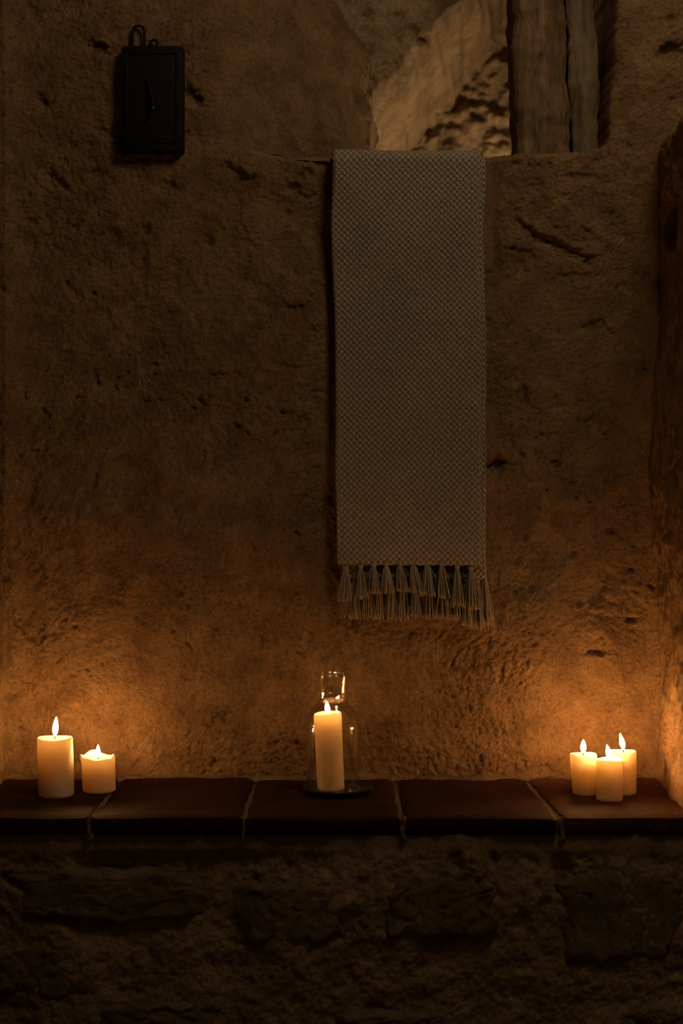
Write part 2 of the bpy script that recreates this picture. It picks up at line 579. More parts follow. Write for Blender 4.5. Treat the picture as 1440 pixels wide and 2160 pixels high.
H += pits(X, Z, [
    (207, 106, 22, 12, 0.016, -25), (405, 205, 26, 13, 0.016, -40), (238, 286, 14, 8, 0.008, 0),
    (90, 218, 10, 16, 0.008, 20), (120, 385, 30, 9, 0.010, -35), (60, 468, 14, 8, 0.007, -20),
    (205, 265, 14, 20, 0.007, 30), (130, 300, 30, 18, 0.006, 0), (70, 30, 10, 30, 0.006, 30),
    (350, 395, 22, 14, 0.008, 10), (438, 510, 9, 14, 0.008, 10), (620, 395, 14, 8, 0.012, 0), (650, 370, 20, 14, 0.008, 0),
    (140, 600, 8, 8, 0.009, 0), (160, 620, 14, 16, 0.006, 20), (305, 487, 10, 14, 0.008, 0), (200, 800, 6, 18, 0.008, 10),
    (50, 838, 6, 16, 0.007, -25), (685, 700, 14, 10, 0.008, 0), (620, 650, 24, 9, 0.007, -10),
    (1047, 980, 16, 17, 0.022, 0), (1172, 980, 11, 11, 0.012, -20), (1140, 960, 14, 8, 0.006, -40), (1175, 850, 12, 16, 0.008, 30),
    (1103, 830, 9, 20, 0.011, 10), (1090, 790, 16, 14, 0.006, 0), (1245, 885, 8, 12, 0.007, -45), (1420, 112, 34, 18, 0.028, 10),
    (1085, 350, 10, 8, 0.007, 0), (1215, 375, 26, 8, 0.008, 0), (1265, 450, 26, 16, 0.005, 0), (1100, 565, 10, 14, 0.006, 0),
    (1245, 690, 22, 14, 0.008, -10), (1290, 1120, 12, 8, 0.006, 0), (1175, 1165, 34, 26, 0.009, 45), (1250, 1240, 24, 46, 0.014, -28),
    (1105, 1230, 26, 24, 0.008, 40), (1255, 1372, 22, 9, 0.016, 0), (1330, 1305, 12, 9, 0.009, 0), (1055, 1415, 7, 20, 0.009, -20),
    (885, 1330, 26, 12, 0.004, 0), (480, 1510, 10, 12, 0.007, -40), (80, 1340, 14, 40, 0.008, -10), (205, 1430, 14, 8, 0.006, -30),
    (197, 1015, 6, 18, 0.008, 0), (158, 1085, 6, 14, 0.006, 0), (160, 1175, 9, 14, 0.008, 35), (540, 1155, 10, 8, 0.007, 0),
    (30, 1145, 10, 24, 0.008, 0), (400, 1360, 12, 8, 0.006, -20), (450, 1325, 9, 11, 0.006, 0), (510, 90, 8, 13, 0.007, 0),
    (555, 290, 10, 14, 0.006, 0), (20, 190, 10, 26, 0.009, 0), (1030, 680, 8, 10, 0.006, 0), (1290, 50, 10, 14, 0.010, 0),
    (1325, 310, 9, 6, 0.006, 0), (1350, 250, 7, 5, 0.006, 0), (990, 1360, 12, 8, 0.004, 0), (600, 1390, 22, 34, 0.004, -30),
], wc)

X, Z = XT, ZT_
# worn flat where the blanket hangs
hang = sstep(sx(675), sx(700), X) * sstep(sx(1060), sx(1035), X) * sstep(sz(1360), sz(1300), Z)
H = H * (1 - hang) + np.minimum(H, 0.0) * hang - 0.002 * hang
# opening: sill line, splayed left reveal, right reveal
sill_px = np.array([-400, 470, 500, 560, 610, 700, 860, 1028, 1100, 1200, 1262, 1276, 1290, 2000.0])
sill_py = np.array([309, 309, 311, 318, 327, 328, 327, 328, 326, 321, 314, 303, 270, 270.0])
ZS = np.interp(X, sx(sill_px), sz(sill_py)) + 0.0010 * noise2(ny, nx, STEP, 1.2, 0.02, 0.2, 21) - 0.026 * sstep(sx(708), sx(722), X) * sstep(sx(1022), sx(1008), X)
XR = np.interp(Z, [sz(330), sz(312), sz(285), sz(0), sz(-150)], [sx(1250), sx(1273), sx(1283), sx(1302), sx(1302)]) + 0.0012 * noise2(ny, nx, STEP, 1.2, 0.02, 0.2, 22)
X1 = 0.058 - 0.60 * np.clip(Z - 1.995, 0, 1) - 0.5 * np.clip(Z - 2.10, 0, 1) + 0.004 * noise2(ny, nx, STEP, 1.6, 0.03, 0.3, 23)
X0 = -0.255
ZT = 2.36                                                    # the opening is closed above
t = np.clip((X - X0) / np.maximum(X1 - X0, 0.02), 0, 1)
rev = 0.36 * (0.30 * t + 0.70 * t ** 1.7) * sstep(0.0, 0.10, t)
top_close = sstep(ZT + 0.06, ZT - 0.03, Z)
rev = rev * top_close
above = Z > ZS
Yw = -H.copy()
lip = np.clip(1 - (ZS - Z) / 0.014, 0, 1)
Yw += np.where(~above, 0.009 * lip ** 2 * (X > -0.22) * (X < XR + 0.01), 0)
inop = above & (X > X0) & (X < XR) & (Z < ZT + 0.06)
Yw = np.where(inop & (X <= X1), Yw * 0.8 + rev, Yw)
past = inop & (X > X1)
back = 0.36 + np.clip((X - X1) / 0.012, 0, 1) * 0.16
near_sill = np.clip((Z - ZS) / STEP, 0, 4)
Yw = np.where(past, back, Yw)
dR = XR - X                                                   # distance into the opening from the right edge
reveal_r = 0.012 * np.clip(1 - np.abs(dR) / 0.02, 0, 1) + 0.34 * np.clip(dR / 0.014, 0, 1)
Yw = np.where(past & (dR < 0.016), np.minimum(Yw, -H + reveal_r), Yw)
edge_r = (~inop) & (X >= XR) & above & (Z < ZT + 0.06)
Yw = np.where(edge_r, Yw + 0.012 * np.clip(1 - (X - XR) / 0.018, 0, 1) ** 2, Yw)
Yw = np.where(past & (Z > ZT), np.maximum(0.5 * sstep(ZT + 0.06, ZT, Z), 0) - H, Yw)
# corners towards the side walls
Yw -= 0.030 * np.exp(-np.clip(X + 0.655, 0, 1) / 0.022) * (X < 0)
Yw -= np.where((Z < 1.68), 0.022 * np.exp(-np.clip(0.617 - X, 0, 1) / 0.016) * (X < 0.64), 0)
hole = past & (X > X1 + 0.013) & (dR > 0.017) & (Z < ZT) & (Z > ZS + 1.5 * STEP)
keep = ~(hole[:-1, :-1] & hole[1:, 1:] & hole[:-1, 1:] & hole[1:, :-1])
wall_back = link('wall_back', grid_mesh('wall_back', X, Yw, Z, keep, sharp=75), M['rock'])
tag(wall_back, 'rough ochre rock wall with a deep opening above the hanging blanket', kind='structure')

# plain continuation of the wall upwards
bm = bmesh.new(); add_box(bm, (0.2, 0.11, 3.31), (1.92, 0.2, 1.2))
tag(link('wall_back_upper', bm_mesh('wall_back_upper', bm), M['rock']), 'upper part of the rock wall above the opening', kind='structure')

# ------------------------------------------------------------------ recess behind the opening
st = 0.006
xs = np.arange(-0.62, 1.10, st); zz = np.arange(1.38, 2.72, st)
XN, ZN = np.meshgrid(xs, zz); n1, n2 = XN.shape
HN = 0.014 * noise2(n1, n2, st, 1.9, 0.15, 1.0, 31) + 0.0095 * noise2(n1, n2, st, 1.3, 0.04, 0.2, 32) + 0.0030 * noise2(n1, n2, st, 1.0, 0.013, 0.05, 33)
pn = noise2(n1, n2, st, 0.8, 0.045, 0.12, 34)
HN -= 0.005 * sstep(1.35, 2.3, pn)
nc = lambda px, py: (sx(px, 3.75), sz(py, 3.75))
HPIT = pits(XN, ZN, [(900, 165, 14, 14, 0.0193, 0), (810, 195, 34, 10, 0.0248, 0), (850, 205, 20, 9, 0.0193, 0), (800, 245, 40, 18, 0.0248, 10),
    (1002, 215, 16, 14, 0.0193, 0), (1060, 175, 34, 18, 0.0165, 20), (830, 275, 20, 16, 0.0165, 0), (1005, 245, 24, 16, 0.0165, 0),
    (915, 280, 24, 9, 0.0165, 0), (1050, 305, 22, 9, 0.0165, 0), (930, 190, 10, 10, 0.0165, 0), (960, 230, 12, 10, 0.0165, 0)], nc)
YN = 0.95 - HN
YN -= 0.62 * sstep(0.02, -0.55, XN) + 0.55 * sstep(2.18, 2.68, ZN) + 0.5 * sstep(0.75, 1.10, XN)
# heavy overhang at the upper left
ov = sstep(0.0, 0.09, ((ZN - 1.79) - 1.24 * (XN - 0.075)) / 1.6 + 0.007 * noise2(n1, n2, st, 1.5, 0.03, 0.3, 35))
YN -= 0.55 * ov + HPIT * (1 - sstep(0.0, 0.3, ov))
YN = np.maximum(YN, 0.43 + 0.3 * HN)
tag(link('wall_recess', grid_mesh('wall_recess', XN, YN, ZN, sharp=80), M['rock_niche']), 'pitted rock at the back of the recess, lit from below', kind='structure')
# floor, sides and roof of the recess
bm = bmesh.new()
add_box(bm, (0.24, 0.60, 1.46), (1.76, 1.00, 0.10))
tag(link('floor_recess', bm_mesh('floor_recess', bm), M['rock_niche']), 'floor of the recess behind the sill', kind='structure')
bm = bmesh.new()
add_box(bm, (0.24, 0.60, 2.74), (1.96, 1.30, 0.10))
tag(link('ceiling_recess', bm_mesh('ceiling_recess', bm), M['rock_niche']), 'roof of the recess', kind='structure')
for nm, cx in (('wall_recess_left', -0.72), ('wall_recess_right', 1.15)):
    bm = bmesh.new(); add_box(bm, (cx, 0.62, 2.1), (0.10, 1.20, 1.4))
    tag(link(nm, bm_mesh(nm, bm), M['rock_niche']), 'side of the recess', kind='structure')
bm = bmesh.new(); add_box(bm, (0.24, 1.10, 2.1), (1.96, 0.10, 1.4))
tag(link('wall_recess_back', bm_mesh('wall_recess_back', bm), M['rock_niche']), 'rear of the recess', kind='structure')
# top of the sill
sxs = np.arange(-0.30, 0.62, 0.01); sy = np.linspace(0.004, 0.36, 37)
SX, SY = np.meshgrid(sxs, sy)
ZSILL = np.interp(SX, sx(sill_px), sz(np.minimum(sill_py + 0, 330))) - 0.003
SZ = np.minimum(ZSILL, 1.690) - 0.026 * sstep(sx(690), sx(712), SX) * sstep(sx(1034), sx(1012), SX) + 0.002 * noise2(37, len(sxs), 0.01, 1.3, 0.03, 0.3, 41) - 0.004
SZ[-1, :] = 1.5
tag(link('trim_1', grid_mesh('sill', SX, SY, SZ), M['rock']), 'rock sill of the opening under the blanket', kind='structure')

# ------------------------------------------------------------------ side walls
st = 0.0045
ys = np.arange(-0.95, 0.04, st); zz = np.arange(0.0, 2.72, st)
YL, ZL = np.meshgrid(ys, zz); n1, n2 = YL.shape
HL = 0.004 * noise2(n1, n2, st, 1.9, 0.10, 0.9, 51) + 0.0016 * noise2(n1, n2, st, 1.4, 0.03, 0.15, 52) + 0.0006 * noise2(n1, n2, st, 0.9, 0.01, 0.03, 53)
XL = -0.664 + HL
tag(link('wall_left', grid_mesh('wall_left', XL, YL, ZL, flip=True, sharp=80), M['rock']), 'rough rock side wall beside the tall candle', kind='structure')

# low partition on the right: up, over the rounded top and down again
st = 0.004
R = 0.030; XF, XB, ZTOP = 0.617, 0.82, 1.695
prof = []
for z in np.arange(0.0, ZTOP - R, st): prof.append((XF, z, -1, 0))
for a in np.linspace(0, math.pi / 2, 14): prof.append((XF + R - R * math.cos(a), ZTOP - R + R * math.sin(a), -math.cos(a), math.sin(a)))
for x in np.arange(XF + R + st, XB - R, 0.012): prof.append((x, ZTOP, 0, 1))
for a in np.linspace(math.pi / 2, 0, 8): prof.append((XB - R + R * math.cos(a), ZTOP - R + R * math.sin(a), math.cos(a), math.sin(a)))
for z in np.arange(ZTOP - R - 0.03, -0.01, -0.06): prof.append((XB, max(z, 0), 1, 0))
prof = np.array(prof)
ys = np.arange(-0.36, 0.03, st)
n1, n2 = len(prof), len(ys)
PY = np.repeat(ys[None, :], n1, 0)
PZ = np.repeat(prof[:, 1][:, None], n2, 1)
left = (prof[:, 2] < -0.5)[:, None]
HP = 0.0045 * noise2(n1, n2, st, 1.9, 0.10, 0.8, 61) + 0.0017 * noise2(n1, n2, st, 1.4, 0.03, 0.15, 62) + 0.0007 * noise2(n1, n2, st, 0.9, 0.009, 0.03, 63)
rag = 0.902 + 0.006 * noise2(1, n2, st, 1.0, 0.012, 0.2, 64)
HP += np.where(left, 0.007 * sstep(-0.002, 0.002, PZ - rag) * sstep(1.35, 0.95, PZ), 0)
u = (PY + 0.146) / 0.050; v = (PZ - 1.512) / 0.043
rr = np.abs(u) ** 2.2 + np.abs(v) ** 2.0
HP += np.where(left, 0.014 * np.exp(-rr * 0.16) - 0.085 * np.exp(-rr ** 3 * 0.7), 0)
HP += np.where(left, 0.014 * sstep(-0.165, -0.215, PY) * sstep(0.86, 0.60, PZ), 0)
HP += np.where(left, -0.010 * sstep(-0.10, -0.02, PY) * sstep(1.25, 1.45, PZ), 0)
PX = prof[:, 0][:, None] + prof[:, 2][:, None] * HP
PZ2 = np.maximum(PZ + prof[:, 3][:, None] * HP, 0)
wr = grid_mesh('wall_right', PX, PY, PZ2, sharp=80)
part = link('wall_right', wr, M['rock'])
tag(part, 'low rock partition wall with a carved tether hole', kind='structure')
bm = bmesh.new()
vs = [bm.verts.new((x, -0.36, z)) for x, z in zip(PX[::6, 0], PZ2[::6, 0])]
bm.faces.new(vs)
link('end_face', bm_mesh('end_face', bm), M['rock'], part)

# ------------------------------------------------------------------ floor
st = 0.02
FX, FY = np.meshgrid(np.arange(-2.2, 2.2, st), np.arange(-4.6, 0.1, st))
FZ = 0.004 * noise2(*FX.shape, st, 1.6, 0.06, 0.8, 71) - 0.008
tag(link('floor', grid_mesh('floor', FX, FY, FZ), M['rock_bench']), 'worn stone floor in front of the bench', kind='structure')

# ------------------------------------------------------------------ bench with tiled top
LEDGE = 0.45
BF = -0.361
st = 0.004
bx = np.arange(-0.70, 0.70, st); bz = np.arange(-0.01, 0.424, st)
BX, BZ = np.meshgrid(bx, bz); n1, n2 = BX.shape
bc = lambda px, py: (sx(px, 2.445), sz(py, 2.445))
stones = [  # photo-measured centre and half size, relief, seed
    (225, 1890, 215, 62, 0.004, 1), (620, 1925, 130, 75, 0.002, 2), (930, 1915, 140, 78, 0.003, 3),
    (1310, 1930, 135, 112, 0.002, 4), (330, 2150, 150, 40, 0.004, 5), (820, 2168, 120, 36, 0.004, 6), (1420, 2160, 90, 44, 0.004, 7),
    (90, 2050, 120, 60, 0.003, 8)]
HB = 0.0042 * noise2(n1, n2, st, 1.8, 0.08, 0.7, 81) + 0.0013 * noise2(n1, n2, st, 1.3, 0.025, 0.14, 82) + 0.0007 * noise2(n1, n2, st, 0.9, 0.009, 0.03, 83)
band = sstep(0.375, 0.395, BZ)
HB = HB * (1 - 0.8 * band) - 0.004 * (1 - band)
HB += pits(BX, BZ, [(490, 1805, 30, 10, 0.008, 0), (960, 1820, 14, 18, 0.010, 0), (1040, 1815, 8, 14, 0.009, 0), (1185, 1850, 22, 32, 0.014, 0),
    (535, 1900, 8, 50, 0.008, 0), (1000, 1970, 16, 12, 0.008, 0), (30, 1860, 60, 14, 0.008, 0)], bc)
YB = BF - HB + 0.004
bench = link('wall_bench', grid_mesh('wall_bench', BX, YB, BZ, sharp=80), M['rock_bench'])
tag(bench, 'rough plastered stone bench built against the wall under the candles', kind='structure')
for (px, py, hw, hh, rel, sd) in stones:
    r = np.random.RandomState(100 + sd)
    cx, cz = bc(px, py)
    hw_, hh_ = hw * 2.445 / 3000, hh * 2.445 / 3000
    nU, nV = 40, 22
    U_, V_ = np.meshgrid(np.linspace(-1, 1, nU), np.linspace(-1, 1, nV))
    wx_ = noise2(nV, nU, 0.05, 1.2, 0.25, 2.0, 700 + sd); wz_ = noise2(nV, nU, 0.05, 1.2, 0.25, 2.0, 720 + sd)
    # rounded rectangle, edges ragged
    rad_ = (np.abs(U_) ** 5 + np.abs(V_) ** 5) ** 0.2
    px_ = U_ * np.where(rad_ > 0, np.maximum(np.abs(U_), np.abs(V_)) / np.maximum(rad_, 1e-6), 1)
    pz_ = V_ * np.where(rad_ > 0, np.maximum(np.abs(U_), np.abs(V_)) / np.maximum(rad_, 1e-6), 1)
    ed_ = np.maximum(np.abs(U_), np.abs(V_))
    hgt = rel * (1 - ed_ ** 6) - 0.012 * sstep(0.72, 1.0, ed_) + 0.0011 * noise2(nV, nU, 0.05, 0.9, 0.12, 1.0, 740 + sd) * (ed_ < 0.93)
    V = np.stack([cx + hw_ * (px_ + 0.05 * wx_), BF + 0.0025 - hgt, np.maximum(cz + hh_ * (pz_ + 0.07 * wz_), -0.01)], -1).reshape(-1, 3)
    F = grid_faces(nV, nU)
    me = mesh_np('stone', V, F)
    link('stone', me, M['stone'], bench)

# mortar under and between the tiles
bm = bmesh.new(); add_box(bm, (0, -0.178, 0.4265), (1.36, 0.352, 0.036), 0.003, 1)
link('mortar_bed', bm_mesh('mortar_bed', bm), M['mortar'], bench)

def tile_mesh(x0, x1, y0, y1, z0, z1, seed, skew=(0, 0)):
    r = np.random.RandomState(seed)
    nx_, ny_ = 28, 36
    U, Vv = np.meshgrid(np.linspace(0, 1, nx_), np.linspace(0, 1, ny_))
    Xl = x0 + skew[0] * (1 - Vv); Xr = x1 + skew[1] * (1 - Vv)
    wl = noise2(ny_, 32, 0.01, 1.2, 0.03, 0.4, seed + 5)[:, :1] * 0.0012
    wf = noise2(32, nx_, 0.01, 1.2, 0.03, 0.4, seed + 6)[:1, :] * 0.0014
    Xg = Xl + (Xr - Xl) * U + wl * (1 - 2 * U); Yg = y0 + (y1 - y0) * Vv + wf * (1 - Vv)
    hz = noise2(ny_, nx_, 0.01, 1.8, 0.04, 0.4, seed) * 0.0009
    ed = np.minimum.reduce([U * (x1 - x0), (1 - U) * (x1 - x0), Vv * (y1 - y0)])
    Zg = z1 + hz - 0.0035 * np.clip(1 - ed / 0.004, 0, 1) ** 2
    bm = bmesh.new()
    vt = [[bm.verts.new((Xg[j, i], Yg[j, i], Zg[j, i])) for i in range(nx_)] for j in range(ny_)]
    for j in range(ny_ - 1):
        for i in range(nx_ - 1):
            bm.faces.new((vt[j][i], vt[j][i + 1], vt[j + 1][i + 1], vt[j + 1][i]))
    ring = [vt[0][i] for i in range(nx_)] + [vt[j][-1] for j in range(1, ny_)] + [vt[-1][i] for i in range(nx_ - 2, -1, -1)] + [vt[j][0] for j in range(ny_ - 2, 0, -1)]
    low = []
    for zlev, push in ((z0 + 0.55 * (z1 - z0), 0.0012), (z0 + 0.004, 0.001), (z0, -0.002)):
        cx, cy = (x0 + x1) / 2, (y0 + y1) / 2
        low.append([bm.verts.new((v.co.x, v.co.y + (-(push) + r.randn() * 0.0006 if v.co.y < y0 + 0.01 else 0), zlev)) for v in ring])
    prev = ring
    for L in low:
        for k in range(len(ring)):
            k2 = (k + 1) % len(ring)
            bm.faces.new((prev[k], L[k], L[k2], prev[k2]))
        prev = L
    bm.faces.new(low[-1])
    return bm_mesh('tile', bm, True, 50)

joints = [-0.697, -0.432, -0.168, 0.103, 0.364, 0.640]
for i in range(5):
    g = 0.0042
    sk = [0, 0]
    if i == 3: sk[1] = 0.008
    if i == 4: sk[0] = 0.012
    x0 = max(joints[i] + g, -0.668); x1 = min(joints[i + 1] - g, 0.622)
    o = link('tile', tile_mesh(x0, x1, -0.362, -0.006, 0.419, LEDGE + (0.0, 0.001, -0.001, 0.0, 0.001)[i], 200 + i, sk), M['tile_candlelit' if i == 4 else 'tile'], bench)
    o['label'] = ('terracotta tile at the left wall under the tall candle', 'terracotta tile under the short drippy candle', 'terracotta tile under the glass cloche',
                  'bare terracotta tile right of the glass cloche', 'terracotta tile coloured brighter for candlelight under the three clustered candles')[i]

# mortar fillet along the wall, and cement smears over the tile joints
r = np.random.RandomState(5)
nS = 340; nP = 7
fx = np.linspace(-0.665, 0.62, nS)
wv = noise2(8, nS, 0.0038, 1.3, 0.02, 0.5, 91)[0]; wh = noise2(8, nS, 0.0038, 1.2, 0.015, 0.4, 92)[0]
GX = np.repeat(fx[None], nP, 0); GY = np.zeros((nP, nS)); GZ = np.zeros((nP, nS))
for j in range(nP):
    q = j / (nP - 1)
    w = 0.024 + 0.006 * wv; h = 0.010 + 0.003 * wh
    GY[j] = -w * (1 - q) ** 1.3 - 0.002 + 0.014 * q; GZ[j] = LEDGE - 0.003 + (h + 0.003) * q ** 0.8 + 0.0006 * r.randn(nS)
link('mortar_fillet', grid_mesh('mortar_fillet', GX, GY, GZ), M['mortar'], bench)
for jx, wd, sd in ((-0.432, 0.012, 1), (-0.168, 0.007, 2), (0.106, 0.009, 3), (0.378, 0.009, 4)):
    r = np.random.RandomState(300 + sd)
    n = 18
    zq = np.linspace(0.4535, 0.412, n)
    V = []
    for k, z in enumerate(zq):
        w = wd * (0.50 + 0.10 * math.sin(k * 0.5 + sd) + 0.25 * k / n)
        off = 0.0010 * math.sin(k * 0.45 + sd * 2)
        for j in range(6):
            s = j / 5 * 2 - 1
            V.append((jx + off + s * w, -0.3625 - 0.0025 * (1 - s * s) + 0.003 * abs(s) ** 3 + 0.006 * (k == 0), z - 0.004 * (k == 0)))
    V = np.array(V); V += r.randn(*V.shape) * 0.0004
    link('mortar_smear', mesh_np('mortar_smear', V, grid_faces(n, 6)), M['mortar'], bench)

# ------------------------------------------------------------------ timber in the opening
def timber_mesh(name, cx, cy, w, dpt, z0, z1, seed, cham=0.012, lean=0.0):
    st_ = 0.006
    nz = int((z1 - z0) / st_)
    # cross-section loop with chamfered corners
    loop = []
    c = [(-w / 2, dpt / 2), (-w / 2, -dpt / 2), (w / 2, -dpt / 2), (w / 2, dpt / 2)]
    for i in range(4):
        a, b = Vector(c[i]), Vector(c[(i + 1) % 4])
        d = (b - a).normalized(); L = (b - a).length - 2 * cham
        m_ = max(3, int(L / 0.006))
        for k in range(m_ + 1):
            loop.append(a + d * (cham + L * k / m_))
    nl = len(loop)
    nrm = []
    for i in range(nl):
        tdir = loop[(i + 1) % nl] - loop[i - 1]
        nrm.append(Vector((tdir.y, -tdir.x)).normalized() * -1)
    h = 0.0022 * noise2(nz, nl, st_, 1.4, 0.02, 0.3, seed)
    # long vertical checks
    hv = noise2(1, nl, st_, 0.8, 0.014, 0.08, seed + 1)
    h = h - 0.0035 * sstep(0.9, 1.8, np.repeat(hv, nz, 0)) + 0.0012 * np.repeat(hv, nz, 0)
    V = np.zeros((nz, nl + 1, 3))
    for i in range(nl + 1):
        k = i % nl
        V[:, i, 0] = cx + loop[k].x - nrm[k].x * h[:, k] + lean * (np.linspace(0, 1, nz) - 0.0)
        V[:, i, 1] = cy + loop[k].y - nrm[k].y * h[:, k]
        V[:, i, 2] = np.linspace(z0, z1, nz)
    me = grid_mesh(name, V[..., 0], V[..., 1], V[..., 2], sharp=60)
    return me
tag(link('timber_post', timber_mesh('timber_post', 0.4105, 0.125, 0.107, 0.11, 1.662, 2.42, 401, 0.014, -0.030), M['timber']),
    'weathered brown timber post standing in the opening right of the blanket', 'post')
tag(link('timber_plank', timber_mesh('timber_plank', 0.4995, 0.122, 0.060, 0.08, 1.662, 2.42, 411, 0.006, -0.030), M['timber2']),
    'narrower grey-brown plank between the timber post and the rock', 'plank')

# ------------------------------------------------------------------ iron box on the wall
box = empty('iron_wall_box', (sx(322, 2.768), -0.001, sz(320, 2.768)))
tag(box, 'flat black iron box hanging high on the wall with a wire loop on top', 'box')
BW, BH, BD = 0.120, 0.206, 0.030
bm = bmesh.new()
vs = add_box(bm, (0, -0.005 - BD / 2, BH / 2), (BW, BD, BH), 0.004, 2)
for v in bm.verts:                                           # slightly wider at the foot
    q = v.co.z / BH
    v.co.x += -0.003 * (1 - q) if v.co.x < 0 else 0
body = link('body', bm_mesh('body', bm, True, 40), M['iron'], box)
yf = -0.005 - BD
def strip(a, b, w=0.004, d=0.003):
    bm = bmesh.new()
    a, b = Vector(a), Vector(b)
    L = (b - a).length
    horiz = abs(b.x - a.x) > abs(b.z - a.z)
    add_box(bm, ((a.x + b.x) / 2, yf - d / 2 + 0.001, (a.z + b.z) / 2), (L, d, w) if horiz else (w, d, L), 0.001, 1)
    return bm_mesh('edge_strip', bm, True, 40)
for a, b in (((-0.050, 0, 0.010), (-0.050, 0, 0.194)), ((0.047, 0, 0.010), (0.047, 0, 0.194)), ((-0.0475, 0, 0.018), (0.0445, 0, 0.018)), ((-0.0475, 0, 0.190), (0.0445, 0, 0.190))):
    link('edge_strip', strip(a, b), M['iron'], box)
bm = bmesh.new()
pts = [(-0.041, -0.018, BH - 0.004), (-0.041, -0.018, BH + 0.026)]
for k in range(9):
    a = math.pi - math.pi * k / 8
    pts.append((-0.0295 + 0.0115 * math.cos(a), -0.018, BH + 0.031 + 0.0125 * math.sin(a)))
pts += [(-0.018, -0.018, BH + 0.026), (-0.0175, -0.018, BH - 0.004)]
add_tube(bm, pts, 0.0026, 8)
link('wire_loop', bm_mesh('wire_loop', bm, True, 50), M['iron'], box)
bm = bmesh.new()
ring = [(0.0005 + 0.0065 * math.cos(a), -0.016, BH + 0.010 + 0.0065 * math.sin(a)) for a in np.linspace(0, 2 * math.pi, 17)[:-1]]
add_tube(bm, ring, 0.0028, 8, closed=True)
add_tube(bm, [(0.0005, -0.016, BH - 0.004), (0.0005, -0.016, BH + 0.004)], 0.004, 8)
link('eye_bolt', bm_mesh('eye_bolt', bm, True, 50), M['iron'], box)
bm = bmesh.new()
add_lathe(bm, [(0.0, 0.0035), (0.009, 0.003), (0.011, 0.0), (0.011, -0.003)], 20)
bmesh.ops.rotate(bm, cent=(0, 0, 0), matrix=Matrix.Rotation(math.radians(90), 3, 'X'), verts=bm.verts)
bmesh.ops.scale(bm, vec=(0.7, 1, 1.5), verts=bm.verts)
bmesh.ops.translate(bm, vec=(0.0, yf, 0.092), verts=bm.verts)
esc = link('keyhole_plate', bm_mesh('keyhole_plate', bm, True, 50), M['iron'], box)
bm = bmesh.new()
add_tube(bm, [(-0.012, yf - 0.003, 0.140), (-0.006, yf - 0.006, 0.125), (0.0, yf - 0.008, 0.105), (0.003, yf - 0.010, 0.084), (0.001, yf - 0.012, 0.070), (-0.008, yf - 0.012, 0.064)],
         [0.0022, 0.0026, 0.003, 0.0034, 0.003, 0.002], 8)
link('latch_hook', bm_mesh('latch_hook', bm, True, 50), M['iron'], box)
bm = bmesh.new()
bmesh.ops.create_uvsphere(bm, u_segments=12, v_segments=8, radius=0.0035)
bmesh.ops.translate(bm, vec=(0.003, yf - 0.0125, 0.080), verts=bm.verts)
link('rivet', bm_mesh('rivet', bm, True), M['steel'], box)['label'] = 'small worn steel rivet'

# ------------------------------------------------------------------ woven blanket
blanket = empty('throw_blanket', (0.0, -0.02, 1.68))
blanket['label'] = 'grey-brown woven throw blanket with knotted tassels draped over the sill'
blanket['category'] = 'blanket'
OFF = Vector((0.0, -0.02, 1.68))

